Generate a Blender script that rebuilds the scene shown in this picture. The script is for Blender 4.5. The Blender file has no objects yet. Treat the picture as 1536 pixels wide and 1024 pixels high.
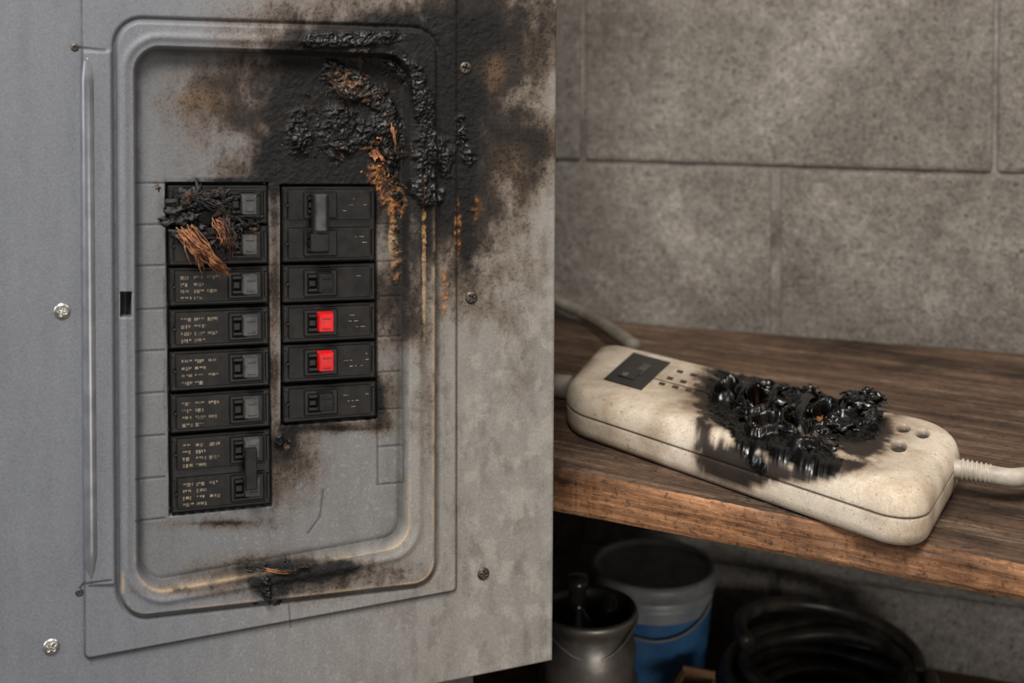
import bpy, bmesh, math, random
import numpy as np
from mathutils import Vector, Matrix, noise as mn
# ---------------------------------------------------------------- camera calibration
F=1800.0; HOR=90.0; PITCH=math.radians(1.5); CZ=1.20
CY=HOR+F*math.tan(PITCH)
cam_d=bpy.data.cameras.new("camera"); cam=bpy.data.objects.new("camera",cam_d)
bpy.context.collection.objects.link(cam); bpy.context.scene.camera=cam
cam.location=(0,0,CZ); cam.rotation_euler=(math.pi/2-PITCH,0,0)
cam_d.sensor_width=36; cam_d.lens=F/1536*36
cam_d.shift_y=-(512-CY)/1536
cam_d.clip_start=0.01
cam_d.dof.use_dof=True; cam_d.dof.focus_distance=0.67; cam_d.dof.aperture_fstop=7.1
C=np.array([0,0,CZ])
FWD=np.array([0,math.cos(PITCH),-math.sin(PITCH)]); UPV=np.array([0,math.sin(PITCH),math.cos(PITCH)])
def rays(px,py):
    px=np.asarray(px,float); py=np.asarray(py,float)
    return ((px-768)/F)[...,None]*np.array([1.,0,0])+((CY-py)/F)[...,None]*UPV+FWD
def project(P):
    Q=P-C; z=Q@FWD
    return 768+F*Q[...,0]/z, CY-F*(Q@UPV)/z
# panel plane
YA=math.radians(21)
PU=np.array([math.cos(YA),math.sin(YA),0]); PN=np.array([math.sin(YA),-math.cos(YA),0]); PV=np.array([0,0,1.])
P0=np.array([(430-768)/F*0.64,0.64,CZ])
def Wn(px,py,n=0.0):
    d=rays(px,py); t=((P0-C)@PN+n)/(d@PN)
    return C+d*np.asarray(t)[...,None]
def Wz(px,py,z):
    d=rays(px,py); t=(z-CZ)/d[...,2]
    return C+d*np.asarray(t)[...,None]
SH=CZ-0.2525   # shelf top height
LO=CZ-0.54     # lower shelf height

# ---------------------------------------------------------------- helpers
def s2l(c):
    c=np.asarray(c,float)
    return np.where(c<=0.04045,c/12.92,((c+0.055)/1.055)**2.4)
def R8(r,g,b): return s2l(np.array([r,g,b])/255.)
def rgb(r,g,b): return tuple(float(v) for v in s2l(np.array([r,g,b])/255.))+(1.0,)
_tab=np.random.RandomState(7).rand(512,512)
def vnoise(x,y,s=0):
    x=np.asarray(x,float)+s*37.3; y=np.asarray(y,float)+s*91.7
    xi=np.floor(x).astype(int); yi=np.floor(y).astype(int); fx=x-xi; fy=y-yi
    fx=fx*fx*(3-2*fx); fy=fy*fy*(3-2*fy)
    g=lambda a,b:_tab[a%512,b%512]
    return (g(xi,yi)*(1-fx)+g(xi+1,yi)*fx)*(1-fy)+(g(xi,yi+1)*(1-fx)+g(xi+1,yi+1)*fx)*fy
def fbm(x,y,o=5,s=0):
    a=0.5;r=0;t=0
    for i in range(o):
        r=r+a*vnoise(x,y,s+i*3); t+=a; a*=0.55; x,y=(np.asarray(x)*1.62+np.asarray(y)*1.22, np.asarray(y)*1.62-np.asarray(x)*1.22)
    return r/t
def sst(a,b,x):
    t=np.clip((x-a)/(b-a),0,1); return t*t*(3-2*t)
def gauss(L,x,y):
    r=0
    for cx,cy,sx,sy,a in L: r=r+a*np.exp(-((x-cx)/sx)**2-((y-cy)/sy)**2)
    return r
def segd(pts,x,y):
    d=1e9
    for (ax,ay),(bx,by) in zip(pts[:-1],pts[1:]):
        dx,dy=bx-ax,by-ay; t=np.clip(((x-ax)*dx+(y-ay)*dy)/(dx*dx+dy*dy),0,1)
        d=np.minimum(d,np.hypot(x-ax-t*dx,y-ay-t*dy))
    return d
def line_m(pts,w,x,y): return np.exp(-(segd(pts,x,y)/w)**2)
def rquad(q,r,x,y):
    q=np.array(q,float); n=len(q); cen=q.mean(0); lines=[]
    for i in range(n):
        a=q[i]; b=q[(i+1)%n]; e=(b-a)/np.linalg.norm(b-a); nn=np.array([e[1],-e[0]])
        if (cen-a)@nn>0: nn=-nn
        lines.append((nn,a@nn-r))
    v=[]
    for i in range(n):
        A=np.array([lines[i-1][0],lines[i][0]]); v.append(np.linalg.solve(A,[lines[i-1][1],lines[i][1]]))
    v.append(v[0]); d=segd([tuple(p) for p in v],x,y)
    inside=np.max([nn[0]*x+nn[1]*y-c for nn,c in lines],axis=0)
    return np.where(inside<0,-d,d)-r
def mix(a,b,t): return a*(1-t[...,None])+np.asarray(b)*t[...,None]

class MB:
    def __init__(s): s.v=[];s.f=[];s.m=[];s.sm=[]
    def add(s,v,f,m=0,smooth=False):
        o=len(s.v); s.v+= [tuple(map(float,p)) for p in v]
        for k in f: s.f.append(tuple(i+o for i in k)); s.m.append(m); s.sm.append(smooth)
    def hexa(s,c,m=0,bev=0.0):
        f=[(3,2,1,0),(4,5,6,7),(0,1,5,4),(1,2,6,5),(2,3,7,6),(3,0,4,7)]
        bm=bmesh.new(); vs=[bm.verts.new(tuple(map(float,p))) for p in c]
        for k in f: bm.faces.new([vs[i] for i in k])
        if bev>0: bmesh.ops.bevel(bm,geom=list(bm.edges),offset=bev,segments=2,profile=0.6,affect='EDGES',clamp_overlap=True)
        bmesh.ops.recalc_face_normals(bm,faces=bm.faces)
        bm.verts.index_update()
        s.add([v.co for v in bm.verts],[[v.index for v in q.verts] for q in bm.faces],m); bm.free()
    def build(s,name,mats,parent=None):
        me=bpy.data.meshes.new(name); me.from_pydata(s.v,[],s.f)
        for m in mats: me.materials.append(m)
        me.polygons.foreach_set("material_index",s.m); me.polygons.foreach_set("use_smooth",s.sm); me.update()
        ob=bpy.data.objects.new(name,me); bpy.context.collection.objects.link(ob)
        if parent: ob.parent=parent
        return ob
def empty(name,loc=(0,0,0)):
    e=bpy.data.objects.new(name,None); bpy.context.collection.objects.link(e); e.empty_display_size=0.02; return e
def catmull(P,n=12):
    P=[np.array(p,float) for p in P]; P=[2*P[0]-P[1]]+P+[2*P[-1]-P[-2]]; out=[]
    for i in range(1,len(P)-2):
        for k in range(n):
            t=k/n; a,b,c,d=P[i-1:i+3]
            out.append(0.5*((2*b)+(-a+c)*t+(2*a-5*b+4*c-d)*t*t+(-a+3*b-3*c+d)*t**3))
    out.append(P[-2]); return out
def tube(mb,pts,r,seg=10,m=0):
    pts=[np.array(p,float) for p in pts]; n=len(pts); rr=r if hasattr(r,'__len__') else [r]*n
    V=[];Fc=[]; up=None
    for i,p in enumerate(pts):
        t=pts[min(i+1,n-1)]-pts[max(i-1,0)]; t/=np.linalg.norm(t)+1e-12
        if up is None:
            up=np.cross(t,[0.3,0.2,1.0]); up/=np.linalg.norm(up)+1e-9
        up=up-t*(up@t); up/=np.linalg.norm(up)+1e-12; w=np.cross(t,up)
        for k in range(seg):
            a=2*math.pi*k/seg; V.append(p+rr[i]*(math.cos(a)*up+math.sin(a)*w))
    for i in range(n-1):
        for k in range(seg):
            a=i*seg+k;b=i*seg+(k+1)%seg; Fc.append((a,b,b+seg,a+seg))
    Fc.append(tuple(range(seg))[::-1]); Fc.append(tuple((n-1)*seg+k for k in range(seg)))
    mb.add(V,Fc,m,True)
def lathe(mb,c,prof,seg=48,m=0,axes=None):
    ax=axes or (np.array([1,0,0.]),np.array([0,1,0.]),np.array([0,0,1.])); c=np.array(c,float)
    V=[];Fc=[]
    for r,z in prof:
        for k in range(seg):
            a=2*math.pi*k/seg; V.append(c+r*math.cos(a)*ax[0]+r*math.sin(a)*ax[1]+z*ax[2])
    for i in range(len(prof)-1):
        for k in range(seg):
            a=i*seg+k;b=i*seg+(k+1)%seg; Fc.append((a,b,b+seg,a+seg))
    mb.add(V,Fc,m,True)
def blob(mb,c,axes,size,seed,m=0,sub=4,amp=0.55,fr=2.2):
    bm=bmesh.new(); bmesh.ops.create_icosphere(bm,subdivisions=sub,radius=1); V=[]
    off=Vector((seed*3.1,seed*1.7,seed*5.3))
    for v in bm.verts:
        p=v.co; q=p*fr*0.55+off
        d=mn.noise(q)*1.0+mn.noise(q*2.3)*0.45-abs(mn.noise(q*4.5))*0.45
        k=max(.15,1+amp*d*1.5)
        V.append(np.array(c)+axes[0]*p.x*k*size[0]+axes[1]*p.y*k*size[1]+axes[2]*p.z*k*size[2])
    bm.verts.index_update()
    mb.add(V,[[v.index for v in f.verts] for f in bm.faces],m,True); bm.free()
def flake(mb,c,axes,size,seed,m=0,nx=16,ny=12,curl=1.0,asp=.7):
    rnd=random.Random(seed); a=rnd.uniform(0,6.28); tilt=rnd.uniform(-0.8,0.8)
    e1=axes[0]*math.cos(a)+axes[1]*math.sin(a); e2=-axes[0]*math.sin(a)+axes[1]*math.cos(a); e3=axes[2]
    e2=e2*math.cos(tilt)+e3*math.sin(tilt); e3=np.cross(e1,e2)
    V=[];Fc=[]
    for j in range(ny+1):
        for i in range(nx+1):
            x=i/nx*2-1; y=j/ny*2-1
            w=mn.noise(Vector((x*1.2,y*1.2,seed*1.0)))*0.7+mn.noise(Vector((x*4,y*4,seed*2.0)))*0.25
            z=w+curl*0.5*x*x*(1 if seed%2 else -1)
            V.append(np.array(c)+size*(e1*(x+0.2*mn.noise(Vector((y*3,seed,x*3))))+e2*y*asp+e3*z*0.7))
    for j in range(ny):
        for i in range(nx):
            x=(i+.5)/nx*2-1; y=(j+.5)/ny*2-1
            if math.hypot(x,y)+0.75*mn.noise(Vector((x*3,y*3,seed*4.4)))<0.8:
                k=j*(nx+1)+i; Fc.append((k,k+1,k+nx+2,k+nx+1))
    mb.add(V,Fc,m,True)

# ---------------------------------------------------------------- materials
def newmat(name):
    m=bpy.data.materials.new(name); m.use_nodes=True; nt=m.node_tree; b=nt.nodes["Principled BSDF"]; return m,nt,b
def nz(nt,scale,detail=5,rough=0.6,vec=None):
    n=nt.nodes.new("ShaderNodeTexNoise"); n.inputs["Scale"].default_value=scale; n.inputs["Detail"].default_value=detail; n.inputs["Roughness"].default_value=rough
    if vec is None:
        tc=nt.nodes.new("ShaderNodeTexCoord"); vec=tc.outputs["Object"]
    nt.links.new(vec,n.inputs["Vector"]); return n.outputs["Fac"]
def ramp(nt,fac,stops):
    r=nt.nodes.new("ShaderNodeValToRGB"); e=r.color_ramp.elements
    e[0].position=stops[0][0]; e[0].color=stops[0][1]; e[1].position=stops[-1][0]; e[1].color=stops[-1][1]
    for p,c in stops[1:-1]:
        k=e.new(p); k.color=c
    nt.links.new(fac,r.inputs["Fac"]); return r.outputs["Color"]
def mixc(nt,a,b,fac,mode='MIX'):
    n=nt.nodes.new("ShaderNodeMix"); n.data_type='RGBA'; n.blend_type=mode
    for s,v in ((n.inputs[0],fac),(n.inputs[6],a),(n.inputs[7],b)):
        if isinstance(v,(int,float,tuple)): s.default_value=v
        else: nt.links.new(v,s)
    return n.outputs[2]
def bump(nt,b,h,dist,strength=1.0,prev=None):
    n=nt.nodes.new("ShaderNodeBump"); n.inputs["Distance"].default_value=dist; n.inputs["Strength"].default_value=strength
    nt.links.new(h,n.inputs["Height"])
    if prev: nt.links.new(prev,n.inputs["Normal"])
    nt.links.new(n.outputs[0],b.inputs["Normal"]); return n.outputs[0]
def M(name,c1,c2=None,scale=200,rough=0.5,metal=0.0,bd=0.0,bs=400,lo=0.35,hi=0.65,spec=.5):
    m,nt,b=newmat(name); c2=c2 or c1
    nt.links.new(ramp(nt,nz(nt,scale),[(lo,c1),(hi,c2)]),b.inputs["Base Color"])
    b.inputs["Roughness"].default_value=rough; b.inputs["Metallic"].default_value=metal; b.inputs["Specular IOR Level"].default_value=spec
    if bd: bump(nt,b,nz(nt,bs,6),bd)
    return m
def Mattr(name,bd=0.0003,metal=0.0,dirt=None,spec=.5):
    m,nt,b=newmat(name)
    a=nt.nodes.new("ShaderNodeAttribute"); a.attribute_name="Col"
    r=nt.nodes.new("ShaderNodeAttribute"); r.attribute_name="Rgh"
    f=ramp(nt,nz(nt,900,3,0.7),[(0.3,(0.82,0.82,0.82,1)),(0.7,(1.16,1.16,1.16,1))])
    c=mixc(nt,a.outputs["Color"],f,1.0,'MULTIPLY')
    if dirt:
        g=ramp(nt,nz(nt,330,6,.75),[(.57,(1,1,1,1)),(.68,dirt)]); c=mixc(nt,c,g,.9,'MULTIPLY')
        g=ramp(nt,nz(nt,30,5,.65),[(.42,(1,1,1,1)),(.70,dirt)]); c=mixc(nt,c,g,.75,'MULTIPLY')
    nt.links.new(c,b.inputs["Base Color"]); b.inputs["Specular IOR Level"].default_value=spec
    nt.links.new(r.outputs["Fac"],b.inputs["Roughness"]); b.inputs["Metallic"].default_value=metal
    bump(nt,b,nz(nt,1100,4,0.7),bd); return m
m_panel=Mattr("painted_steel_burned",0.00008,spec=.35)
m_strip=Mattr("cream_plastic_burned",0.00006,dirt=(.46,.36,.26,1))
m_blk=M("breaker_black",rgb(9,9,10),rgb(24,22,20),120,0.42,0,0.00008,900,spec=.28)
m_blk2=M("breaker_face",rgb(14,14,15),rgb(33,30,27),150,0.52,0,0.00008,900,spec=.28)
m_hdl=M("handle_grey",rgb(52,52,54),rgb(78,77,75),150,0.42,spec=.3)
m_dk=M("slot_dark",rgb(4,4,4),rgb(8,8,8),100,0.7,spec=.2)
m_lab=M("label_print",rgb(60,54,46),rgb(138,126,110),300,0.6,spec=.2)
m_red=M("red_plastic",rgb(180,12,18),rgb(206,26,30),150,0.4,spec=.3)
m_char=M("charred_plastic",rgb(7,7,7),rgb(30,29,30),300,0.40,0,0.0008,600,spec=.45)
m_gchar=M("melted_glossy_plastic",rgb(5,5,5),rgb(16,15,15),200,0.20,0,0.0005,240,spec=.55)
m_ash=M("charred_brown",rgb(20,14,10),rgb(74,48,30),180,0.75,0,0.0008,500)
m_fib=M("scorched_fibre",rgb(80,44,24),rgb(160,106,68),250,0.8,0,0.0004,900)
m_tan=M("scorched_amber",rgb(84,48,18),rgb(168,112,52),200,0.6,0,0.0006,500)
m_zinc=M("screw_zinc",rgb(160,158,152),rgb(212,210,205),300,0.33,0.9)
m_zdark=M("screw_dull",rgb(64,58,52),rgb(104,96,88),400,0.5,0.7)

# ---------------------------------------------------------------- electrical panel
panel=empty("electrical_panel")
def ax_(a,b,s): return np.arange(a,b,s)
xs=np.concatenate([ax_(-150,110,4),ax_(110,720,1.4),ax_(720,835.1,2.0)]); xs[-1]=835
ts=np.concatenate([ax_(-150,10,3),ax_(10,1000,1.5),np.linspace(1000,1160,45)])
GX,GY=np.meshgrid(xs,ts)
yb=990+(835-GX)*0.2
yy=np.where(GY>780, 780+(GY-780)*(yb-780)/(1160-780), GY)
px=GX-7*np.clip(GX/835,0,1)*np.clip((yy)/1000,0,1); py=yy
A=[(170,26),(657,42),(655,874),(176,928)]; B=[(201,70),(612,84),(608,812),(206,886)]
plate=[(121,-400),(684,-400),(683,884),(128,986)]
x,y=px,py
sdp=rquad(plate,7,x,y); sda=rquad(A,42,x,y); sdb=rquad(B,38,x,y)
h=0.0022*sst(3,-3,sdp)
xh=x-(y-75)*0.007
hs=(.0012*sst(122,128,xh)*sst(168,164,xh))*sst(74,80,y)*sst(878,870,y)
h=h+hs
h=h-0.0016*np.exp(-((sda+1)/3.5)**2)+0.0024*sst(-2,-9,sda)
h=h+0.0010*np.exp(-((sdb-16)/6)**2)
h=h-0.0090*sst(3,-6,sdb)
base=Wn(px,py,0.0); P=base+PN*h[...,None]
x,y=project(P)
def sl(yv,xv,xr): return yv-(yv-275)*0.0002*(xv-xr)
def drift(yv): return (yv-275)*0.012
yl=y+(y-275)*0.0002*(x-250); xl=x-drift(y); yr=y+(y-275)*0.0002*(x-422); xr2=x-(y-278)*0.004
def rect(a,b,c,d,X,Y,w=1.0): return sst(-w,w,np.minimum(np.minimum(X-a,c-X),np.minimum(Y-b,d-Y)))
openL=rect(248.5,274,402,774,xl,yl); openR=rect(421,277,564,638,xr2,yr)
opn=np.maximum(openL,openR)
latch=rect(181,439,197,476,x,y)
hh=-0.010*opn-0.007*latch
groove=0
for gy in (275,337,398,463,525,588,652,715,777):
    groove=np.maximum(groove,np.exp(-((yl-gy)/1.5)**2)*rect(203,0,248,2000,x,y))
for gy in (338,396,450,512,567,625,682,740):
    groove=np.maximum(groove,np.exp(-((yr-gy)/1.5)**2)*rect(565,0,604,2000,x,y))
for gx in (565,603):
    groove=np.maximum(groove,np.exp(-((xr2-gx)/1.4)**2)*rect(0,396,2000,740,x,yr))
groove=groove*.8
groove=np.maximum(groove,0.9*line_m([(112,71),(158,76)],1.8,x,y)); groove=np.maximum(groove,0.9*line_m([(118,886),(125,876),(166,871)],1.6,x,y))
hh=hh-0.0006*groove
n1=fbm(x/60,y/60,5,1); n2=fbm(x/22,y/22,5,2); n3=fbm(x/7,y/7,4,3); n4=fbm(x/2.6,y/2.6,2,5); nv=fbm(x/16,y/90,4,9); n5=fbm(x/35,y/35,6,41); n6=fbm(x/13,y/30,5,61)
smoke=gauss([(560,140,180,135,1.6),(330,150,70,42,.75),(430,130,60,80,.9),(730,15,170,60,1.15),(745,170,70,115,1.1),(700,320,48,120,1.1),
 (600,430,36,70,.9),(430,864,125,30,1.1),(250,884,50,8,.5),(436,676,44,48,.95),(412,450,9,200,1.0),(572,600,24,45,1.0),(780,420,50,240,.25),(430,255,100,28,.95),
 (560,860,80,20,.6),(430,740,44,50,.3),(590,470,32,70,.75),(800,230,40,50,.55),(500,640,74,9,.7),(330,785,90,10,.6),(640,340,60,90,.6),(640,600,24,200,.25)],x,y)
smoke=1-np.exp(-1.3*smoke*(0.2+1.6*sst(.2,.8,n1*.35+n5*.35+n6*.3)))
soot=gauss([(525,190,110,74,1.3),(480,105,80,44,.8),(600,170,72,125,1.25),(660,180,46,110,1.2),(690,280,26,100,.95),(620,55,120,36,1),(530,62,95,26,1.05),
 (440,242,70,34,.9),(620,280,52,60,1.0),(600,405,17,62,1.0),(435,858,95,21,1.1),(398,885,34,24,1.0),(428,655,24,24,.95),(411,300,9,60,.9),(330,270,90,6,.7),(480,272,90,10,.95),
 (570,600,8,40,.9),(700,370,14,70,.75),(780,205,50,26,.55),(740,45,70,36,.5),(335,784,80,5,.7),(500,642,64,6,.8),(500,850,70,12,.75),(730,135,44,60,.45),(415,170,30,70,.5),(247,500,4,260,.5),(565,450,5,160,.6),(640,370,12,80,.65),(432,695,16,34,.45)],x,y)
soot=sst(0.25,0.95,soot*(0.25+1.5*(n5*.6+n6*.4))+0.16*(n3-.5))
spk=np.clip(sst(0.60,0.70,n4)*np.clip(smoke*1.3-.1,0,1),0,1)
spk=np.maximum(spk,sst(0.64,0.70,n3)*np.clip(smoke*1.6-.1,0,1)*0.9)
cr=np.maximum.reduce([line_m([(465,62),(600,56)],14,x,y),line_m([(590,88),(622,112),(636,160),(640,295)],18,x,y),
 line_m([(500,110),(560,150),(600,230)],30,x,y)*.85,gauss([(455,195,32,58,.66)],x,y),line_m([(690,180),(702,245)],11,x,y)*.9,
 line_m([(615,280),(655,290)],14,x,y),line_m([(398,868),(400,896)],9,x,y),line_m([(350,852),(460,848)],6,x,y)*.7,gauss([(520,195,100,56,.7),(420,662,10,14,.8),(668,240,30,45,.6),(540,80,60,30,.55)],x,y)])
crust=sst(0.34,0.66,cr*(0.0+1.95*(n5*.45+n2*.55))+.18*(n3-.5))
rust=gauss([(566,262,20,24,.85),(600,300,13,24,.95),(590,360,9,70,.7),(636,350,4,110,.9),(522,125,24,20,.7),(667,440,8,50,.75),
 (686,350,6,60,.8),(430,665,12,16,.5),(412,500,4,140,.5),(600,400,8,40,.45),(505,105,14,14,.4),(592,200,4,50,.6),(545,225,14,18,.5),(575,290,12,30,.5),(715,310,20,50,.45),(740,220,20,40,.35),(700,100,30,30,.25)],x,y)
rust=sst(0.36,0.85,rust*(0.2+1.6*n3))
tanm=np.maximum(0.9*np.exp(-((sdb-3)/3.0)**2)*(sst(820,850,y)+sst(560,600,x)*sst(640,780,y)*.8)*sst(0.3,.6,n2),
     0.8*np.exp(-((sda+8)/3.0)**2)*(sst(840,870,y)+sst(560,640,x)*sst(280,340,y))*sst(.3,.6,n2))
tanm=np.clip(tanm,0,1); tanm=np.maximum(tanm,sst(.3,.7,gauss([(590,365,8,46,1),(425,853,30,6,1.2),(636,400,3.5,120,.9)],x,y)*(0.3+1.4*n3)))
colL=R8(109,112,118); colR=R8(134,130,124)
col=mix(np.broadcast_to(colL,x.shape+(3,)),colR,sst(120,760,x))
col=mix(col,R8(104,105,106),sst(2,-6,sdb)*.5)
col=col*(0.90+0.20*nv+0.10*(n1-.5)+0.08*(n4-.5))[...,None]
rgt=sst(690,700,x)
col=mix(col,R8(166,160,152),rgt*sst(.48,.66,n2)*.4*sst(250,500,y))
col=mix(col,R8(84,76,68),sst(.46,.68,n6*.6+n1*.4)*.42*(0.10+.90*sst(400,690,x)))
col=mix(col,R8(164,162,158),sst(.67,.75,fbm(x/5,y/5,3,22))*.22*sst(420,700,y)*sst(200,400,x))
col=mix(col,R8(44,42,40),groove*.75)
sc_=np.clip(smoke,0,1)
tgt=mix(np.broadcast_to(R8(100,79,60),x.shape+(3,)),R8(28,21,17),sst(.25,.9,sc_))
col=mix(col,tgt,sst(0.04,.8,sc_)*.96)
br=gauss([(300,150,56,28,.65),(738,112,20,32,.8),(430,148,40,24,.35),(765,250,40,80,.45),(700,60,70,50,.3),(690,360,20,60,.6),(800,60,40,60,.3)],x,y)
col=mix(col,R8(130,100,70),sst(.15,.85,br*(.1+1.7*(n5*.5+n3*.5)))*.42)
col=mix(col,R8(11,10,10),np.clip(soot,0,1)*.97)
col=mix(col,R8(17,14,12),spk*.8)
rc=mix(np.broadcast_to(R8(86,46,18),x.shape+(3,)),R8(160,110,60),sst(.4,.65,n4*.5+n3*.5))
col=mix(col,rc,rust*.8)
col=mix(col,R8(172,150,120),tanm*.75*(1-soot*.7))
col=mix(col,R8(7,7,7),crust*(1-rust*.8))
col=mix(col,R8(62,43,29),np.maximum(soot,crust)*sst(.50,.62,n2)*sst(.5,.62,n3)*.5*gauss([(530,160,110,110,1.3)],x,y).clip(0,1))
col=mix(col,R8(64,62,62),crust*sst(.66,.78,n4)*.3)
col=mix(col,R8(26,24,23),line_m([(485,735),(480,775),(462,800)],1.3,x,y)*.6)
col=mix(col,R8(26,24,23),line_m([(433,905),(436,940)],1.6,x,y)*.6)
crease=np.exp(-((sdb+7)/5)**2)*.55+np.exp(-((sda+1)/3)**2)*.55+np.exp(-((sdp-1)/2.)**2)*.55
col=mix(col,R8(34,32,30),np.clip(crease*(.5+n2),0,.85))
col=mix(col,(0.003,0.003,0.003),np.maximum(opn,latch))
rgh=0.48+0.15*n2+0.3*smoke; rgh=rgh*(1-crust)+crust*(0.28+.35*n3); rgh=np.maximum(rgh,opn*.8)
hh=hh+crust*(0.0003+0.0040*np.abs(n3-.5)+0.0065*(n5-.3)+0.0040*(n2-.5)+0.0010*(n4-.5))*(1-opn)+rust*(0.0016*(n3-.35))*(1-opn)+soot*(0.0006*(n4-.5)+.0010*(n3-.5))
hh=hh-0.0003*line_m([(485,735),(480,775),(462,800)],1.5,x,y)
P=P+PN*hh[...,None]
ny_,nx_=x.shape
V=P.reshape(-1,3); idx=np.arange(nx_*ny_).reshape(ny_,nx_)
Fq=np.stack([idx[1:,:-1],idx[1:,1:],idx[:-1,1:],idx[:-1,:-1]],-1).reshape(-1,4)
def grid_obj(name,V,Fq,col,rgh,mats,parent,extraV=None,extraF=None):
    if extraV is not None:
        V=np.concatenate([V,extraV]); Fq=np.concatenate([Fq,extraF])
        col=np.concatenate([col,np.broadcast_to(R8(105,103,102),(len(extraV),3))]); rgh=np.concatenate([rgh,np.full(len(extraV),.5)])
    me=bpy.data.meshes.new(name); me.vertices.add(len(V)); me.vertices.foreach_set("co",V.astype(np.float32).ravel())
    me.loops.add(Fq.size); me.loops.foreach_set("vertex_index",Fq.astype(np.int32).ravel())
    me.polygons.add(len(Fq)); me.polygons.foreach_set("loop_start",np.arange(0,Fq.size,4,dtype=np.int32)); me.polygons.foreach_set("loop_total",np.full(len(Fq),4,dtype=np.int32))
    me.update(calc_edges=True); me.validate()
    me.polygons.foreach_set("use_smooth",np.ones(len(Fq),dtype=bool))
    ca=me.attributes.new("Col",'FLOAT_COLOR','POINT'); ca.data.foreach_set("color",np.concatenate([col,np.ones((len(col),1))],1).astype(np.float32).ravel())
    ra=me.attributes.new("Rgh",'FLOAT','POINT'); ra.data.foreach_set("value",rgh.astype(np.float32))
    for m in mats: me.materials.append(m)
    ob=bpy.data.objects.new(name,me); bpy.context.collection.objects.link(ob); ob.parent=parent; return ob
rim=np.concatenate([idx[0,:],idx[1:,-1],idx[-1,::-1][1:],idx[::-1,0][1:]])
EV=V[rim]-PN*0.012; k=len(rim); nv0=len(V)
EF=np.array([[rim[i],rim[i+1],nv0+i+1,nv0+i] for i in range(k-1)])
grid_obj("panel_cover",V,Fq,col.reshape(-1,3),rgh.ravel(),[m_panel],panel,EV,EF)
mb=MB()
ha=Wn(131,80,.0015); hb=Wn(137,872,.0015)
tube(mb,[ha*(1-t)+hb*t for t in np.linspace(0,1,80)],[.0014+.0021*min(1,18*min(t,1-t)+.1) for t in np.linspace(0,1,80)],24,0)
mb.build("hinge_barrel",[M("worn_painted_steel",rgb(116,118,123),rgb(140,142,146),60,.34,.5,spec=.6)],panel)
mb=MB()
m_box=M("enclosure_steel",rgb(92,94,98),rgb(110,110,112),20,0.5)
def uvn(u,v,n): return P0+PU*u+PV*v+PN*n
def to_uvn(p): q=np.asarray(p)-P0; return q@PU,q@PV,q@PN
uR=to_uvn(Wn(831,600))[0]-0.010; uL=to_uvn(Wn(-140,600))[0]; vT=to_uvn(Wn(400,-140))[1]; vB=to_uvn(Wn(828,985))[1]+.004
bx=[uvn(u,v,n) for n in (-0.10,-0.0125) for u,v in ((uL,vB),(uR,vB),(uR,vT),(uL,vT))]
mb.hexa(bx,0,0.002); mb.build("enclosure_box",[m_box],panel)

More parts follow.
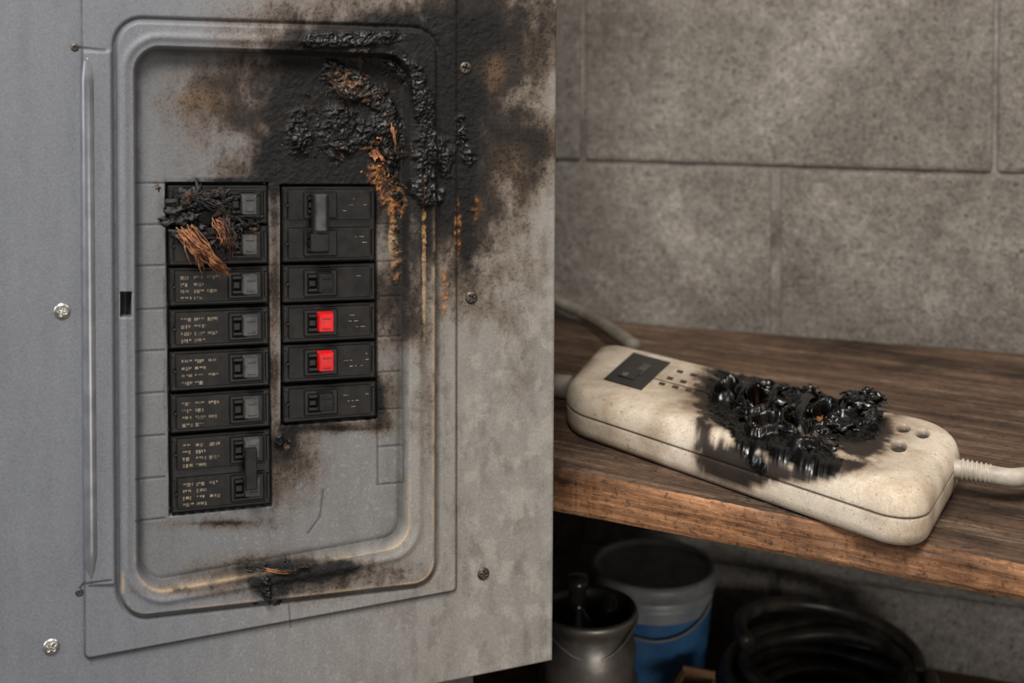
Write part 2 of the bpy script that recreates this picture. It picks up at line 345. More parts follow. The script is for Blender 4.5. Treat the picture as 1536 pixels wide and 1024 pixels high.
# breakers
def bq(mb,x0,y0,x1,y1,n0,n1,xr,m=0,bev=0.0006,R=False,taper=0):
    c=[]
    for (X,Y) in ((x0,y1),(x1,y1),(x1,y0),(x0,y0)):
        dx=(Y-278)*0.004 if R else drift(Y)
        c.append(Wn(X+dx,sl(Y,X,xr),n1))
    cen=sum(c)/4
    bot=[p-PN*(n1-n0) + (p-cen)*taper for p in c]
    mb.hexa(bot+c,m,bev)
MATS=[m_blk,m_blk2,m_hdl,m_dk,m_lab,m_red]
rnd=random.Random(3)
def breaker(name,x0,x1,y0,y1,tx,xr,R,handle,dbl=False,label=True,burn=False):
    mb=MB(); g=dict(xr=xr,R=R); H=y1-y0
    bq(mb,x0,y0,x1,y1,-0.016,-0.0035,m=0,bev=0.0010,**g)
    halves=[(y0,y1)] if not dbl else [(y0,(y0+y1)/2-.8),((y0+y1)/2+.8,y1)]
    for a,b in halves:
        bq(mb,x0+9,a+5,x1-8,b-5,-0.0036,-0.0018,m=1,bev=0.0006,**g)
        bq(mb,x0+2,a+9,x0+7,b-9,-0.0036,-0.0022,m=1,bev=0.0003,**g)
        bq(mb,x1-6,a+9,x1-2,b-9,-0.0036,-0.0022,m=0,bev=0.0003,**g)
        bq(mb,x0+5,(a+b)/2-2,x0+11,(a+b)/2+2,-0.003,-0.0012,m=0,bev=0.0003,**g)
        bq(mb,tx-3,a+8,tx+48,b-8,-0.002,-0.0004,m=0,bev=0.0008,**g)
        bq(mb,tx+2,a+13,tx+24,b-13,-0.0007,-0.00025,m=3,bev=0,**g)
        bq(mb,tx+4,a+15,tx+18,a+20,-0.0006,0.0012,m=0,bev=0.0003,**g)
        bq(mb,tx+4,b-21,tx+18,b-16,-0.0006,0.0012,m=0,bev=0.0003,**g)
        bq(mb,tx+5,a+24,tx+15,b-24,-0.0006,0.0020,m=0,bev=0.0004,**g)
        if handle!='bar':
            mm={'grey':2,'red':5,'black':1}[handle]
            bq(mb,tx+20,a+15,tx+42,b-14,-0.001,0.0052,m=mm,bev=0.0007,taper=.06,**g)
            bq(mb,tx+25,a+20,tx+38,a+23,0.004,0.0057,m=mm,bev=0.0003,**g)
            bq(mb,tx+25,b-22,tx+38,b-19,0.004,0.0057,m=mm,bev=0.0003,**g)
        if label=='L':
            for ln in range(4):
                Y=a+13+ln*(b-a-27)/3.0
                X=x0+18
                for gblk in range(3):
                    X=x0+18+gblk*20
                    if gblk==2 and ln%2: continue
                    e=X+rnd.choice([12,15,16])
                    while X<e:
                        w=rnd.choice([2,3,5])
                        bq(mb,X,Y,min(X+w,e),Y+rnd.choice([2.5,4,5.5]),-0.0019,-0.00172,m=4,bev=0,**g)
                        X+=w+rnd.choice([.8,1.2,2])
        elif label=='R':
            for ln in range(3):
                Y=a+18+ln*9; X=tx+56
                while X<x1-14:
                    w=rnd.choice([3,5,7])
                    if rnd.random()<.3: bq(mb,X,Y,X+w,Y+1.4,-0.0019,-0.00172,m=4,bev=0,**g)
                    X+=w+rnd.choice([3,6])
    if dbl and handle!='bar':
        bq(mb,tx+20,y0+28,tx+38,y1-24,0.003,0.0078,m=1,bev=0.0008,**g)
    if handle=='bar':
        bq(mb,tx+12,y0+10,tx+36,y1-12,-0.001,0.0068,m=1,bev=0.0012,taper=.02,**g)
        bq(mb,tx+16,y0+12,tx+32,y1-46,0.006,0.0092,m=2,bev=0.0010,**g)
        bq(mb,tx+8,y1-42,tx+36,y1-15,0.004,0.0078,m=1,bev=0.0007,**g)
    return mb.build(name,MATS,panel)
rowsL=[(278,337),(340,399),(402,460),(465,524),(528,588),(592,651)]
for i,(a,b) in enumerate(rowsL):
    breaker("breaker_l%d"%(i+1),251,401,a,b,343,250,False,'grey',label='L' if i>1 else None)
breaker("breaker_l7",251,401,655,771,343,250,False,'grey',dbl=True,label='L')
breaker("breaker_r1",423,563,280,394,458,422,True,'bar',dbl=True,label='R')
for i,(a,b,hd) in enumerate([(398,455,'black'),(458,515,'red'),(518,575,'red'),(580,635,'black')]):
    breaker("breaker_r%d"%(i+2),423,563,a,b,458,422,True,hd,label='R')

def screw(name,X,Y,r,m,n0=0.0,rot=0.3):
    mb=MB(); c=Wn(X,Y,n0); V=[];Fc=[]; S=48; Rn=22
    for i in range(Rn+1):
        q=i/Rn
        for k in range(S):
            a=2*math.pi*k/S; xx=q*math.cos(a); zz=q*math.sin(a)
            xr=xx*math.cos(rot)-zz*math.sin(rot); zr=xx*math.sin(rot)+zz*math.cos(rot)
            hgt=0.42*math.sqrt(max(0,1.02-q*q))
            cross=min(1,max(0,(0.15-min(abs(xr),abs(zr)))/0.05))*min(1,max(0,(0.62-q)/0.06))
            hgt-=0.42*cross*(1-.3*q)
            V.append(c+PU*xx*r+PV*zz*r+PN*(hgt*r))
    for i in range(Rn):
        for k in range(S):
            a=i*S+k;b=i*S+(k+1)%S; Fc.append((a,b,b+S,a+S))
    mb.add(V,Fc,0,True); mb.build(name,[m],panel)
screw("screw_1",93,466,0.0041,m_zinc); screw("screw_2",77,969,0.0041,m_zinc,rot=.8)
screw("screw_3",698,102,0.0036,m_zdark); screw("screw_4",707,446,0.0036,m_zdark,rot=.7); screw("screw_5",725,860,0.0036,m_zdark,rot=.1)
screw("hinge_pin_1",112,71,0.0020,m_zdark); screw("hinge_pin_2",119,888,0.0020,m_zdark)
screw("rivet_1",395,91,0.0013,m_zdark,-0.005)

# charred debris on panel
AX=(PU,PV,PN)
mb=MB(); rr=random.Random(11)
def scatter(pts,n,smin,smax,w,n0,mats=(0,),fl=0.5):
    for _ in range(n):
        i=rr.randrange(len(pts)-1); t=rr.random(); X=pts[i][0]*(1-t)+pts[i+1][0]*t+rr.gauss(0,w); Y=pts[i][1]*(1-t)+pts[i+1][1]*t+rr.gauss(0,w)
        s=smin+(smax-smin)*rr.random()**2; m=rr.choice(mats)
        if rr.random()<fl: flake(mb,Wn(X,Y,n0+rr.uniform(0.0005,.002)),AX,s*1.5,rr.randrange(1,999),m,asp=rr.uniform(.25,.7))
        else:
            a=rr.uniform(0,3.1); e1=PU*math.cos(a)+PV*math.sin(a); e2=-PU*math.sin(a)+PV*math.cos(a)
            blob(mb,Wn(X,Y,n0),(e1,e2,PN),(s*rr.uniform(1,2.0),s*rr.uniform(.5,1.1),s*.38),rr.randrange(1,999),m,3,.9)
scatter([(470,64),(604,56)],26,.001,.0045,6,0.0005,fl=.85)
scatter([(596,95),(628,125),(640,180),(642,295)],34,.001,.0045,11,0.0,fl=.75)
scatter([(500,100),(560,150),(600,230)],38,.001,.0050,30,-.005,(0,0,0,1,1,2),.85)
scatter([(440,160),(470,240)],16,.0008,.003,22,-.006,fl=.7)
scatter([(450,200),(560,200)],30,.0008,.0035,28,-.006,(0,0,1),fl=.8)
scatter([(692,180),(702,245)],12,.0008,.002,6,0.0,fl=.8)
scatter([(560,250),(606,305)],16,.001,.003,10,-.003,(0,1,3,0),.7)
scatter([(620,270),(655,292)],14,.0012,.0035,8,.001,fl=.8)
scatter([(396,862),(400,900)],18,.001,.0032,6,0.001,fl=.8)
scatter([(360,856),(460,850)],16,.0007,.0022,6,0.0,(0,1),.8)
scatter([(418,655),(424,670)],8,.0008,.0022,5,-.006,(0,1))
scatter([(590,320),(603,420)],14,.0006,.0018,5,-.005,(0,1,3))
scatter([(430,80),(700,330)],130,.0002,.0010,55,-.005,(0,),.2)
def strand(a,b,n0,n1,k,spread,r,m,sag=0.004):
    A0=Wn(*a,n0); B0=Wn(*b,n1)
    for _ in range(k):
        pts=[]; o=np.array([rr.gauss(0,spread) for _ in range(3)]); o2=np.array([rr.gauss(0,spread) for _ in range(3)])
        e=rr.uniform(.75,1.05)
        for i in range(5):
            t=i/4*e; pts.append(A0*(1-t)+B0*t+o*(1-t)+o2*t+np.array([rr.gauss(0,spread*.6) for _ in range(3)])+PN*sag*math.sin(math.pi*min(t,1)))
        q=catmull(pts,5); tube(mb,q,[r*rr.uniform(.6,1.1)*(1-.5*i/len(q)) for i in range(len(q))],5,m)
strand((585,180),(592,225),-.004,.0,5,.0008,.0004,2)
strand((636,230),(636,300),.002,.002,7,.0008,.0004,0)
strand((625,110),(632,240),.002,.003,7,.001,.0005,0)
strand((398,855),(452,852),.002,.002,14,.0008,.0004,2)
strand((520,150),(500,125),-.004,.0,8,.0015,.0004,1)
mb.build("char_crust",[m_char,m_ash,m_fib,m_tan],panel)
mb=MB()
for X,Y,s,m in ((275,300,.006,0),(300,300,.007,0),(325,304,.006,0),(350,300,.005,0),(285,325,.006,0),(262,330,.005,0),(300,345,.006,0),(340,335,.006,0),(345,352,.005,0),(270,352,.005,0),(322,362,.005,0),(378,296,.003,0),(380,330,.004,0),(300,372,.004,0),(356,370,.004,0),(265,312,.005,0)):
    blob(mb,Wn(X,Y,-.0012),AX,(s,s*.7,s*.42),int(X+Y),m,4,.9)
blob(mb,Wn(316,326,.0005),AX,(.008,.0040,.0014),5,4,3,.2)
scatter([(262,296),(350,300)],30,.001,.0034,8,0.001,(0,0,1),.75); scatter([(265,345),(385,345)],30,.001,.0034,9,0.001,(0,0,0,1),.75); scatter([(330,310),(345,385)],16,.001,.0028,5,.002,(1,2,0),.7)
strand((278,348),(338,412),0.003,.004,34,.0016,.0005,2,.006); strand((275,350),(300,400),0.003,.004,16,.0013,.0005,2,.006)
strand((335,325),(345,385),.004,.004,26,.0016,.0005,1,.004); strand((325,335),(342,372),.004,.006,16,.0016,.0004,2,.004)
strand((300,300),(350,318),.003,.004,10,.0018,.0004,0,.004)
mb.build("melted_breaker_debris",[m_char,m_ash,m_fib,m_tan,m_dk],panel)

# ---------------------------------------------------------------- block wall
m_wall,nt,b=newmat("cinder_block_paint")
tc=nt.nodes.new("ShaderNodeTexCoord"); ob_=tc.outputs["Object"]
c1=ramp(nt,nz(nt,4.5,7,.70,ob_),[(.3,rgb(122,115,107)),(.5,rgb(156,149,141)),(.66,rgb(198,191,182))])
c2=ramp(nt,nz(nt,110,6,.85,ob_),[(.3,(.58,.57,.56,1)),(.5,(.97,.97,.97,1)),(.70,(1.42,1.42,1.42,1))])
c3=ramp(nt,nz(nt,260,4,.9,ob_),[(.35,(.22,.21,.20,1)),(.44,(.95,.95,.95,1)),(.60,(1.1,1.1,1.1,1)),(.70,(1.9,1.9,1.9,1))])
cc=mixc(nt,mixc(nt,c1,c2,1.0,'MULTIPLY'),c3,1.0,'MULTIPLY')
nt.links.new(cc,b.inputs["Base Color"]); b.inputs["Roughness"].default_value=.9; b.inputs["Specular IOR Level"].default_value=.25
p1=bump(nt,b,nz(nt,150,6,.8,ob_),.0040,1.0); bump(nt,b,nz(nt,400,4,.7,ob_),.0020,1.0,p1)
wa=Wz(835,475,SH); wb=Wz(1536,530,SH); WU=(wb-wa); WU[2]=0; WU/=np.linalg.norm(WU); WN=np.array([WU[1],-WU[0],0])
BW,BH=.373,.187; zj=SH+.2525-.0987; uj=.0255
m_mort,nt,b=newmat("mortar_paint")
cm=mixc(nt,ramp(nt,nz(nt,24,5,.7),[(.35,rgb(100,94,88)),(.65,rgb(160,154,147))]),ramp(nt,nz(nt,460,3,.8),[(.3,(.6,.6,.6,1)),(.6,(1.1,1.1,1.1,1))]),1.0,'MULTIPLY')
nt.links.new(cm,b.inputs["Base Color"]); b.inputs["Roughness"].default_value=.9; bump(nt,b,nz(nt,300,5,.7),.002)
def wall_blocks(name,o,U,N,u0,u1,z0,z1,uj,zj,thick=.15):
    mb=MB()
    def w(u,z,n): return o+U*u+np.array([0,0,z-o[2]])+N*n
    mb.hexa([w(u,z,n) for n in (-thick,-.0040) for u,z in ((u0,z0),(u1,z0),(u1,z1),(u0,z1))],1)
    k0=math.floor((z0-zj)/BH)
    for k in range(k0,math.ceil((z1-zj)/BH)):
        off=uj+(BW/2 if k%2 else 0); JV=.009 if k%2 else .004; JH=.0034
        for j in range(math.floor((u0-off)/BW),math.ceil((u1-off)/BW)):
            a=max(u0,off+j*BW+JV/2); c=min(u1,off+(j+1)*BW-JV/2); lo=max(z0,zj+k*BH+JH/2); hi=min(z1,zj+(k+1)*BH-JH/2)
            if c-a<.01 or hi-lo<.01: continue
            mb.hexa([w(u,z,n) for n in (-.03,0) for u,z in ((a,lo),(c,lo),(c,hi),(a,hi))],0,.0038)
    return mb.build(name,[m_wall,m_mort])
wall_blocks("wall_back",wa,WU,WN,-1.0,1.6,0,2.3,uj,zj)
po=uvn(uR-.004,0,-.101)
wall_blocks("wall_left",po,PU,PN,-.95,0,0,2.3,-.1,zj,.50)
m_floor=M("concrete_floor",rgb(84,80,76),rgb(108,103,98),12,.85,0,.001,120)
mb=MB(); mb.hexa([np.array(p,float) for p in ((-2,-2,-.1),(2.5,-2,-.1),(2.5,2.2,-.1),(-2,2.2,-.1),(-2,-2,0),(2.5,-2,0),(2.5,2.2,0),(-2,2.2,0))]); mb.build("floor",[m_floor])

# ---------------------------------------------------------------- wooden shelf
fa=Wz(832,702,SH); fb=Wz(1536,849,SH); FD=fb-fa; ang=math.atan2(FD[1],FD[0])
def wood(name,stops,sc=(3,38,38),rough=.5,scuff=.5,gr=(12,420,420)):
    m,nt,b=newmat(name); tc=nt.nodes.new("ShaderNodeTexCoord"); mp=nt.nodes.new("ShaderNodeMapping"); mp0=nt.nodes.new("ShaderNodeMapping")
    mp0.inputs["Rotation"].default_value=(0,0,-ang); nt.links.new(tc.outputs["Object"],mp0.inputs[0])
    mp.inputs["Scale"].default_value=sc; nt.links.new(mp0.outputs[0],mp.inputs[0]); v=mp.outputs[0]
    n1=nt.nodes.new("ShaderNodeTexNoise"); n1.inputs["Scale"].default_value=1.6; n1.inputs["Detail"].default_value=9; n1.inputs["Roughness"].default_value=.72; n1.inputs["Distortion"].default_value=.5; nt.links.new(v,n1.inputs["Vector"])
    c=ramp(nt,n1.outputs["Fac"],stops)
    mp2=nt.nodes.new("ShaderNodeMapping"); mp2.inputs["Scale"].default_value=gr; nt.links.new(mp0.outputs[0],mp2.inputs[0])
    n2=nz(nt,1,5,.7,mp2.outputs[0]); c=mixc(nt,c,ramp(nt,n2,[(.3,(.45,.43,.41,1)),(.5,(1,1,1,1)),(.75,(1.35,1.3,1.25,1))]),1.0,'MULTIPLY')
    n3=nz(nt,11,6,.75,tc.outputs["Object"]); c=mixc(nt,c,ramp(nt,n3,[(.32,(.36,.34,.32,1)),(.52,(1,1,1,1)),(.75,(1.3,1.3,1.3,1))]),1.0,'MULTIPLY')
    mp3=nt.nodes.new("ShaderNodeMapping"); mp3.inputs["Scale"].default_value=(10,70,70); nt.links.new(mp0.outputs[0],mp3.inputs[0])
    n4=nz(nt,1,9,.85,mp3.outputs[0]); c=mixc(nt,c,rgb(160,142,124),mixc(nt,(0,0,0,1),(1,1,1,1),ramp(nt,n4,[(.54,(0,0,0,1)),(.65,(scuff,scuff,scuff,1))])))
    n5=nz(nt,240,5,.8,tc.outputs["Object"]); c=mixc(nt,c,ramp(nt,n5,[(.36,(.3,.29,.28,1)),(.46,(1,1,1,1)),(.7,(1.2,1.2,1.2,1))]),.9,'MULTIPLY')
    nt.links.new(c,b.inputs["Base Color"]); b.inputs["Roughness"].default_value=rough; b.inputs["Specular IOR Level"].default_value=.3
    p_=bump(nt,b,n2,.0012,1.0); bump(nt,b,n5,.0006,.8,p_); return m
m_wood=wood("shelf_wood_top",[(.32,rgb(48,36,29)),(.5,rgb(88,68,53)),(.68,rgb(124,102,84))],rough=.7)
m_woodf=wood("shelf_wood_edge",[(.3,rgb(50,32,22)),(.5,rgb(122,84,56)),(.7,rgb(174,130,94))],(5,70,70),.62,.5,(10,280,280))
def inter(p,d,q,e):
    A_=np.array([[d[0],-e[0]],[d[1],-e[1]]]); t=np.linalg.solve(A_,(q-p)[:2]); return p+d*t[0]
sd=np.array([-PN[0],-PN[1],0]); sp=uvn(uR+.004,0,0); sp[2]=SH
c1_=inter(fa,FD,sp,sd); c1_[2]=SH
wl=wa+WN*.002; c4_=inter(wl,WU,sp,sd); c4_[2]=SH
c2_=fa+FD*1.9; c3_=inter(wl,WU,c2_,WN); c3_[2]=SH
def shelf(name,c,th0,th1,mats):
    mb=MB(); n=320; fd=c[1]-c[0]; bd_=c[2]-c[3]; V=[]
    for i in range(n+1):
        t=i/n; f=c[0]+fd*t; bk=c[3]+bd_*t; inn=(bk-f); L=np.linalg.norm(inn); inn/=L; th=th0+(th1-th0)*t
        w=.0014*mn.noise(Vector((t*14,0,3)))+.0012*mn.noise(Vector((t*70,0,9)))+.0006*mn.noise(Vector((t*220,0,5)))
        dip=.0026*max(0,mn.noise(Vector((t*33,4,1))))+.0014*max(0,mn.noise(Vector((t*120,4,1))))
        col_=[bk+np.array([0,0,0])]
        for a,z in ((.008,0),(.0042,-.0004-dip*.3),(.0016,-.0018-dip),(0,-.005-dip*.6)): col_.append(f+inn*(a+w)+np.array([0,0,z]))
        col_.append(f+inn*(w*1.2)+np.array([0,0,-th+.003])); col_.append(f+inn*(.002+w)+np.array([0,0,-th-w*.3])); col_.append(bk+np.array([0,0,-th]))
        V+=col_
    K=8
    for i in range(n):
        for k in range(K):
            a=i*K+k;b_=i*K+(k+1)%K
            mb.f.append((a,b_,b_+K,a+K)); mb.m.append(1 if k in (2,3,4,5) else 0); mb.sm.append(k in (1,2,3))
    mb.v=[tuple(map(float,p)) for p in V]
    mb.f.append(tuple(range(K))[::-1]); mb.m.append(1); mb.sm.append(False)
    mb.f.append(tuple(n*K+k for k in range(K))); mb.m.append(1); mb.sm.append(False)
    return mb.build(name,mats)
shelf("wooden_shelf",[c1_,c2_,c3_,c4_],.0285,.010,[m_wood,m_woodf])
zl=np.array([0,0,LO-SH])
lowmat=wood("lower_shelf_wood",[(.3,rgb(60,42,30)),(.5,rgb(98,74,54)),(.7,rgb(130,102,78))])
shelf("lower_shelf",[c1_+zl+FD*.03,c2_+zl,c3_+zl,c4_+zl+WU*.01],.03,.03,[lowmat,lowmat])

# ---------------------------------------------------------------- power strip
ps=empty("power_strip"); HT=.032; ZT=SH+HT; Z0=.0006
q=[Wz(838,578,ZT),Wz(1382,747,ZT),Wz(1450,638,ZT),Wz(902,506,ZT)]
L_=.27; W_=.135
def SP(s,t,z):
    a=np.asarray(s)/L_; b_=np.asarray(t)/W_
    p=(q[0]*((1-a)*(1-b_))[...,None]+q[1]*(a*(1-b_))[...,None]+q[2]*(a*b_)[...,None]+q[3]*((1-a)*b_)[...,None])
    p=p.copy(); p[...,2]=SH+z+Z0; return p
def outline(ins,r0=.026):
    r=max(r0-ins,.0008); a,b_=L_/2-ins-r,W_/2-ins-r
    a=max(a,0);b_=max(b_,0)
    al=[400,80,180,80,400,80,180,80]; X=[];Y=[]
    cs=[(a,-b_),(a,b_),(-a,b_),(-a,-b_)]; st=[(-a,-b_-r),(a+r,-b_),(a,b_+r),(-a-r,b_)]; en=[(a,-b_-r),(a+r,b_),(-a,b_+r),(-a-r,-b_)]
    for i in range(4):
        m=al[2*i]; t=np.arange(m)/m; X+=list(st[i][0]*(1-t)+en[i][0]*t); Y+=list(st[i][1]*(1-t)+en[i][1]*t)
        m=al[2*i+1]; t=(np.arange(m)/m)*math.pi/2-math.pi/2+i*math.pi/2; X+=list(cs[i][0]+r*np.cos(t)); Y+=list(cs[i][1]+r*np.sin(t))
    return np.array(X)+L_/2,np.array(Y)+W_/2
prof=[(.006,0),(.003,.0008),(.0012,.003),(.0006,.007),(.0002,.0115),(0,.0145),(.0001,.0152),(.0011,.0156),(.0011,.0162),(.0001,.0166),(0,.0172),(0,.019),(.0003,.021),(.0008,.023),(.0018,.0255),(.0034,.0278),(.0055,.0296),(.008,.0309),(.0105,.0316),(.013,.0319)]
ins=.0140
while ins<W_/2-.001: prof.append((ins,.032)); ins+=.0008
prof.append((W_/2-.0009,.032))
S_=[];T_=[];Z_=[]
for i_,z_ in prof:
    a,b_=outline(i_); S_.append(a);T_.append(b_);Z_.append(np.full_like(a,z_))
S_=np.array(S_);T_=np.array(T_);Z_=np.array(Z_)
Pw=SP(S_,T_,Z_); x,y=project(Pw)
TT=T_-Z_*(T_<W_/2)
n1=fbm(S_/.03,TT/.03,5,31); n2=fbm(S_/.011,TT/.011,5,32); n3=fbm(S_/.004,TT/.004,4,33); n4=fbm(S_/.0016,TT/.0016,2,34)
burn=np.maximum.reduce([np.exp(-(np.maximum(segd([(1098,590),(1190,614),(1290,624)],x,y)-18,0)/24)**2),
   line_m([(1085,612),(1150,660),(1240,692)],26,x,y),line_m([(1105,650),(1140,700)],16,x,y)*.8])
bk=sst(.34,.56,burn*(.40+1.25*n2))
sc=sst(.05,.95,np.exp(-(np.maximum(segd([(1095,592),(1190,622),(1290,635)],x,y)-26,0)/38)**2)*(.2+1.6*n2))
sc=np.maximum(sc,sst(.25,.95,gauss([(1085,680,64,38,1.0),(1055,622,26,26,.8),(1325,645,24,26,.7),(1190,712,90,18,.8),(1110,700,44,28,.9),(1290,690,50,18,.7)],x,y)*(.2+1.6*n2)))
top=sst(.029,.0316,Z_)
def feat(fx,fy,rx,ry): return sst(1.12,.92,np.hypot((x-fx)/rx,(y-fy)/ry))
holes=np.maximum.reduce([feat(1355,642,10,6),feat(1384,650,10,6.5),feat(1348,669,12,8)])
hd=np.clip(holes,0,1)*top
crat=0;rimz=0
for fx,fy,rx,ry in ((1090,590,18,12),(1140,600,20,17),(1150,640,24,10),(1196,632,20,16),(1236,625,18,14),(1270,618,14,10),(1210,664,20,8)):
    rr_=np.hypot((x-fx-(fy-y)*.4)/rx,(y-fy)/ry); rr_=rr_*(.75+.5*n2)
    crat=np.maximum(crat,sst(1.0,.7,rr_)); rimz=np.maximum(rimz,np.exp(-((rr_-1.12)/.2)**2))
cream=R8(210,197,178); c_=np.broadcast_to(cream,x.shape+(3,))*(0.9+.2*n1)[...,None]
seam=np.exp(-((Z_-.0159)/.0007)**2); c_=mix(c_,R8(60,47,34),seam*.85)
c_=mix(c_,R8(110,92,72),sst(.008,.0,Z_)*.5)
c_=mix(c_,R8(92,66,42),np.clip(gauss([(870,540,26,16,.8),(1050,600,34,22,.9),(1290,700,60,10,.5),(1340,620,30,10,.6),(1355,655,50,24,.35),(1020,570,46,24,.4),(900,520,40,10,.5)],x,y)*(.2+1.3*n2),0,1))
c_=mix(c_,R8(96,68,42),np.clip(sc,0,1)*.88)
c_=mix(c_,R8(20,17,15),sst(.45,1.0,sc)*.9)
c_=mix(c_,R8(7,7,7),bk); c_=mix(c_,R8(38,28,19),hd*.95)
c_=mix(c_,R8(120,74,34),bk*crat*sst(.55,.66,n3)*.5)
rg=.42+.2*n2; rg=rg*(1-bk)+bk*(.16+.22*n3)
dz=-.0035*hd+bk*(.007*(n2-.5)+.003*(np.abs(n3-.5))-.0005-.015*crat+.0060*rimz*(1-crat))*top+bk*.0015*(n3-.5)
Pw=Pw.copy(); Pw[...,2]+=dz*np.where(top>0,1,.3)
Pw=Pw+ (1-top)[...,None]*bk[...,None]*((n3-.45)*.006)[...,None]*np.array([-.5,-.8,0])
ny_,nx_=x.shape; idx=np.arange(nx_*ny_).reshape(ny_,nx_); i2=np.roll(idx,-1,axis=1)
Fq=np.stack([idx[:-1],i2[:-1],i2[1:],idx[1:]],-1).reshape(-1,4)
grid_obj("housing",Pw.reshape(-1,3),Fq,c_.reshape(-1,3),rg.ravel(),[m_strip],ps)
m_gloss=M("switch_plate_black",rgb(12,12,13),rgb(34,32,31),90,.3)
mb=MB()
def topq(pts,z0,z1,m,bev):
    c=[Wz(X,Y,SH+z1) for X,Y in pts]; bt=[p-np.array([0,0,z1-z0]) for p in c]; mb.hexa(bt+c,m,bev)
topq([(905,568),(962,584),(1006,543),(950,528)],.030,.0332,0,.0003)
topq([(926,562),(950,569),(966,555),(942,549)],.032,.0337,0,.0003)
topq([(950,558),(962,561),(978,547),(966,544)],.032,.0336,1,.0002)
topq([(932,561),(940,563),(944,559),(936,557)],.0336,.0339,2,.0001)
for fx,fy in ((1020,557),(1040,562),(1005,567),(1025,572),(1045,577),(993,575),(1013,580),(1033,585)):
    topq([(fx-6,fy+.9),(fx+3,fy+3.1),(fx+6,fy-.7),(fx-3,fy-2.9)],.031,.03275,3,.0001)
mb.build("switch_plate",[m_gloss,M("switch_window",rgb(60,58,56),rgb(84,80,76),90,.35),m_lab,M("slot_shadow_brown",rgb(48,38,30),rgb(80,66,52),90,.8,spec=.1)],ps)
sx=(q[1]-q[0]); sx/=np.linalg.norm(sx); sy=np.cross([0,0,1.],sx); AS=(sx,sy,np.array([0,0,1.]))
mb=MB(); rr=random.Random(5)
def sblob(X,Y,z,s,seed,m=0,amp=.6): blob(mb,Wz(X,Y,SH+z),AS,s,seed,m,4,amp)
for X,Y,z,s,m in ((1112,612,.031,(.009,.0045,.005),0),(1168,612,.032,(.010,.005,.005),0),(1172,650,.031,(.012,.005,.005),0),(1082,606,.031,(.007,.004,.003),0),(1102,575,.032,(.010,.004,.004),0),
   (1230,655,.031,(.012,.006,.005),0),(1254,640,.033,(.008,.007,.006),0),(1288,612,.034,(.008,.007,.006),0),(1110,635,.028,(.010,.006,.005),0),(1280,640,.032,(.008,.007,.004),0),
   (1228,684,.026,(.012,.004,.009),0),(1190,676,.026,(.012,.004,.006),0),(1150,664,.027,(.012,.005,.006),0),(1142,712,.0085,(.0040,.0040,.0058),0),(1134,690,.020,(.003,.002,.009),0),(1300,598,.037,(.007,.006,.006),0),(1210,590,.032,(.010,.004,.004),0)):
    sblob(X,Y,z,s,int(X*1.3+Y),m)
def sscat(pts,n,a,b_,w,z,mats=(0,),c=1):
    for _ in range(n):
        i=rr.randrange(len(pts)-1); t=rr.random(); X=pts[i][0]*(1-t)+pts[i+1][0]*t+rr.gauss(0,w); Y=pts[i][1]*(1-t)+pts[i+1][1]*t+rr.gauss(0,w*.5)
        flake(mb,Wz(X,Y,SH+z+rr.uniform(-.003,.002)),AS,rr.uniform(a,b_),rr.randrange(1,9999),rr.choice(mats),curl=c,asp=rr.uniform(.4,.9))
sscat([(1104,574),(1180,586),(1300,598)],20,.004,.008,6,.035,(0,0,5),1.3)
sscat([(1098,622),(1180,662),(1245,682)],20,.004,.008,7,.031,(0,5),1.3)
sscat([(1268,594),(1310,594),(1304,634)],24,.003,.008,6,.040,(5,0),1.4)
sscat([(1120,600),(1255,635)],12,.0015,.0040,10,.031,(2,3,1))
sscat([(1095,600),(1280,640)],36,.001,.003,16,.034,(0,1,5))
for X0,Y0,X1,Y1,hh_ in ((1112,622,1126,572,.007),(1160,632,1178,582,.010),(1206,654,1224,596,.011),(1246,654,1264,601,.010)):
    W=9; a=Wz(X0,Y0,SH+.029); b_=Wz(X1,Y1,SH+.029); V=[];Fc=[]; nn=22; sd_=rr.random()*50
    for i in range(nn+1):
        t=i/nn
        for k in range(W):
            s=(k/(W-1)-.5)*.0080*(1+.7*mn.noise(Vector((t*3,sd_,0))))
            zz=hh_*math.sin(math.pi*t)**.7+.0022*mn.noise(Vector((t*4,k*.3,sd_)))
            V.append(a*(1-t)+b_*t+sx*(s+.005*math.sin(t*3+sd_))+np.array([0,0,zz-abs(s)*.75]))
    for i in range(nn):
        for k in range(W-1):
            o=i*W+k; Fc.append((o,o+1,o+W+1,o+W))
    mb.add(V,Fc,0,True)
mb.build("melted_sockets",[m_gchar,m_ash,m_fib,m_tan,m_dk,m_char],ps)
m_cord=M("cord_grey_plastic",rgb(150,141,128),rgb(186,176,162),90,.5)
mb=MB()
c0=Wz(1432,704,SH+.017); c0=c0-sx*.004; c1=Wz(1490,712,SH+.016); c2=Wz(1560,714,SH+.014)
dr=(c1-c0)/np.linalg.norm(c1-c0); pts=[];rad=[]
Ls=np.linalg.norm(c1-c0)
tube(mb,[c0-dr*.004,c0+dr*.002],.0085,20,0)
for i in range(60):
    t=i/59; rb=.0070-.0012*t; rad.append(rb*(1.0 if (i//3)%2==0 and t>.3 else .84)); pts.append(c0+dr*Ls*t)
tube(mb,pts,rad,18,0)
tube(mb,catmull([c1-dr*.004,c1+dr*.01,c2,c2+np.array([.1,.02,-.004]),c2+np.array([.3,.08,-.008])],8),.0054,14,0)
mb.build("power_cord",[m_cord],ps)
mb=MB()
def Ww(px_,py_,off):
    d=rays(px_,py_); t=((wa-C)@WN+off)/(d@WN); return C+d*t
e0=Wz(952,520,SH+.016); e1=Wz(915,494,SH+.016); e2=Ww(882,474,.035); e3=Ww(838,452,.022); e4=Ww(800,436,.014); e5=Ww(796,380,.012)
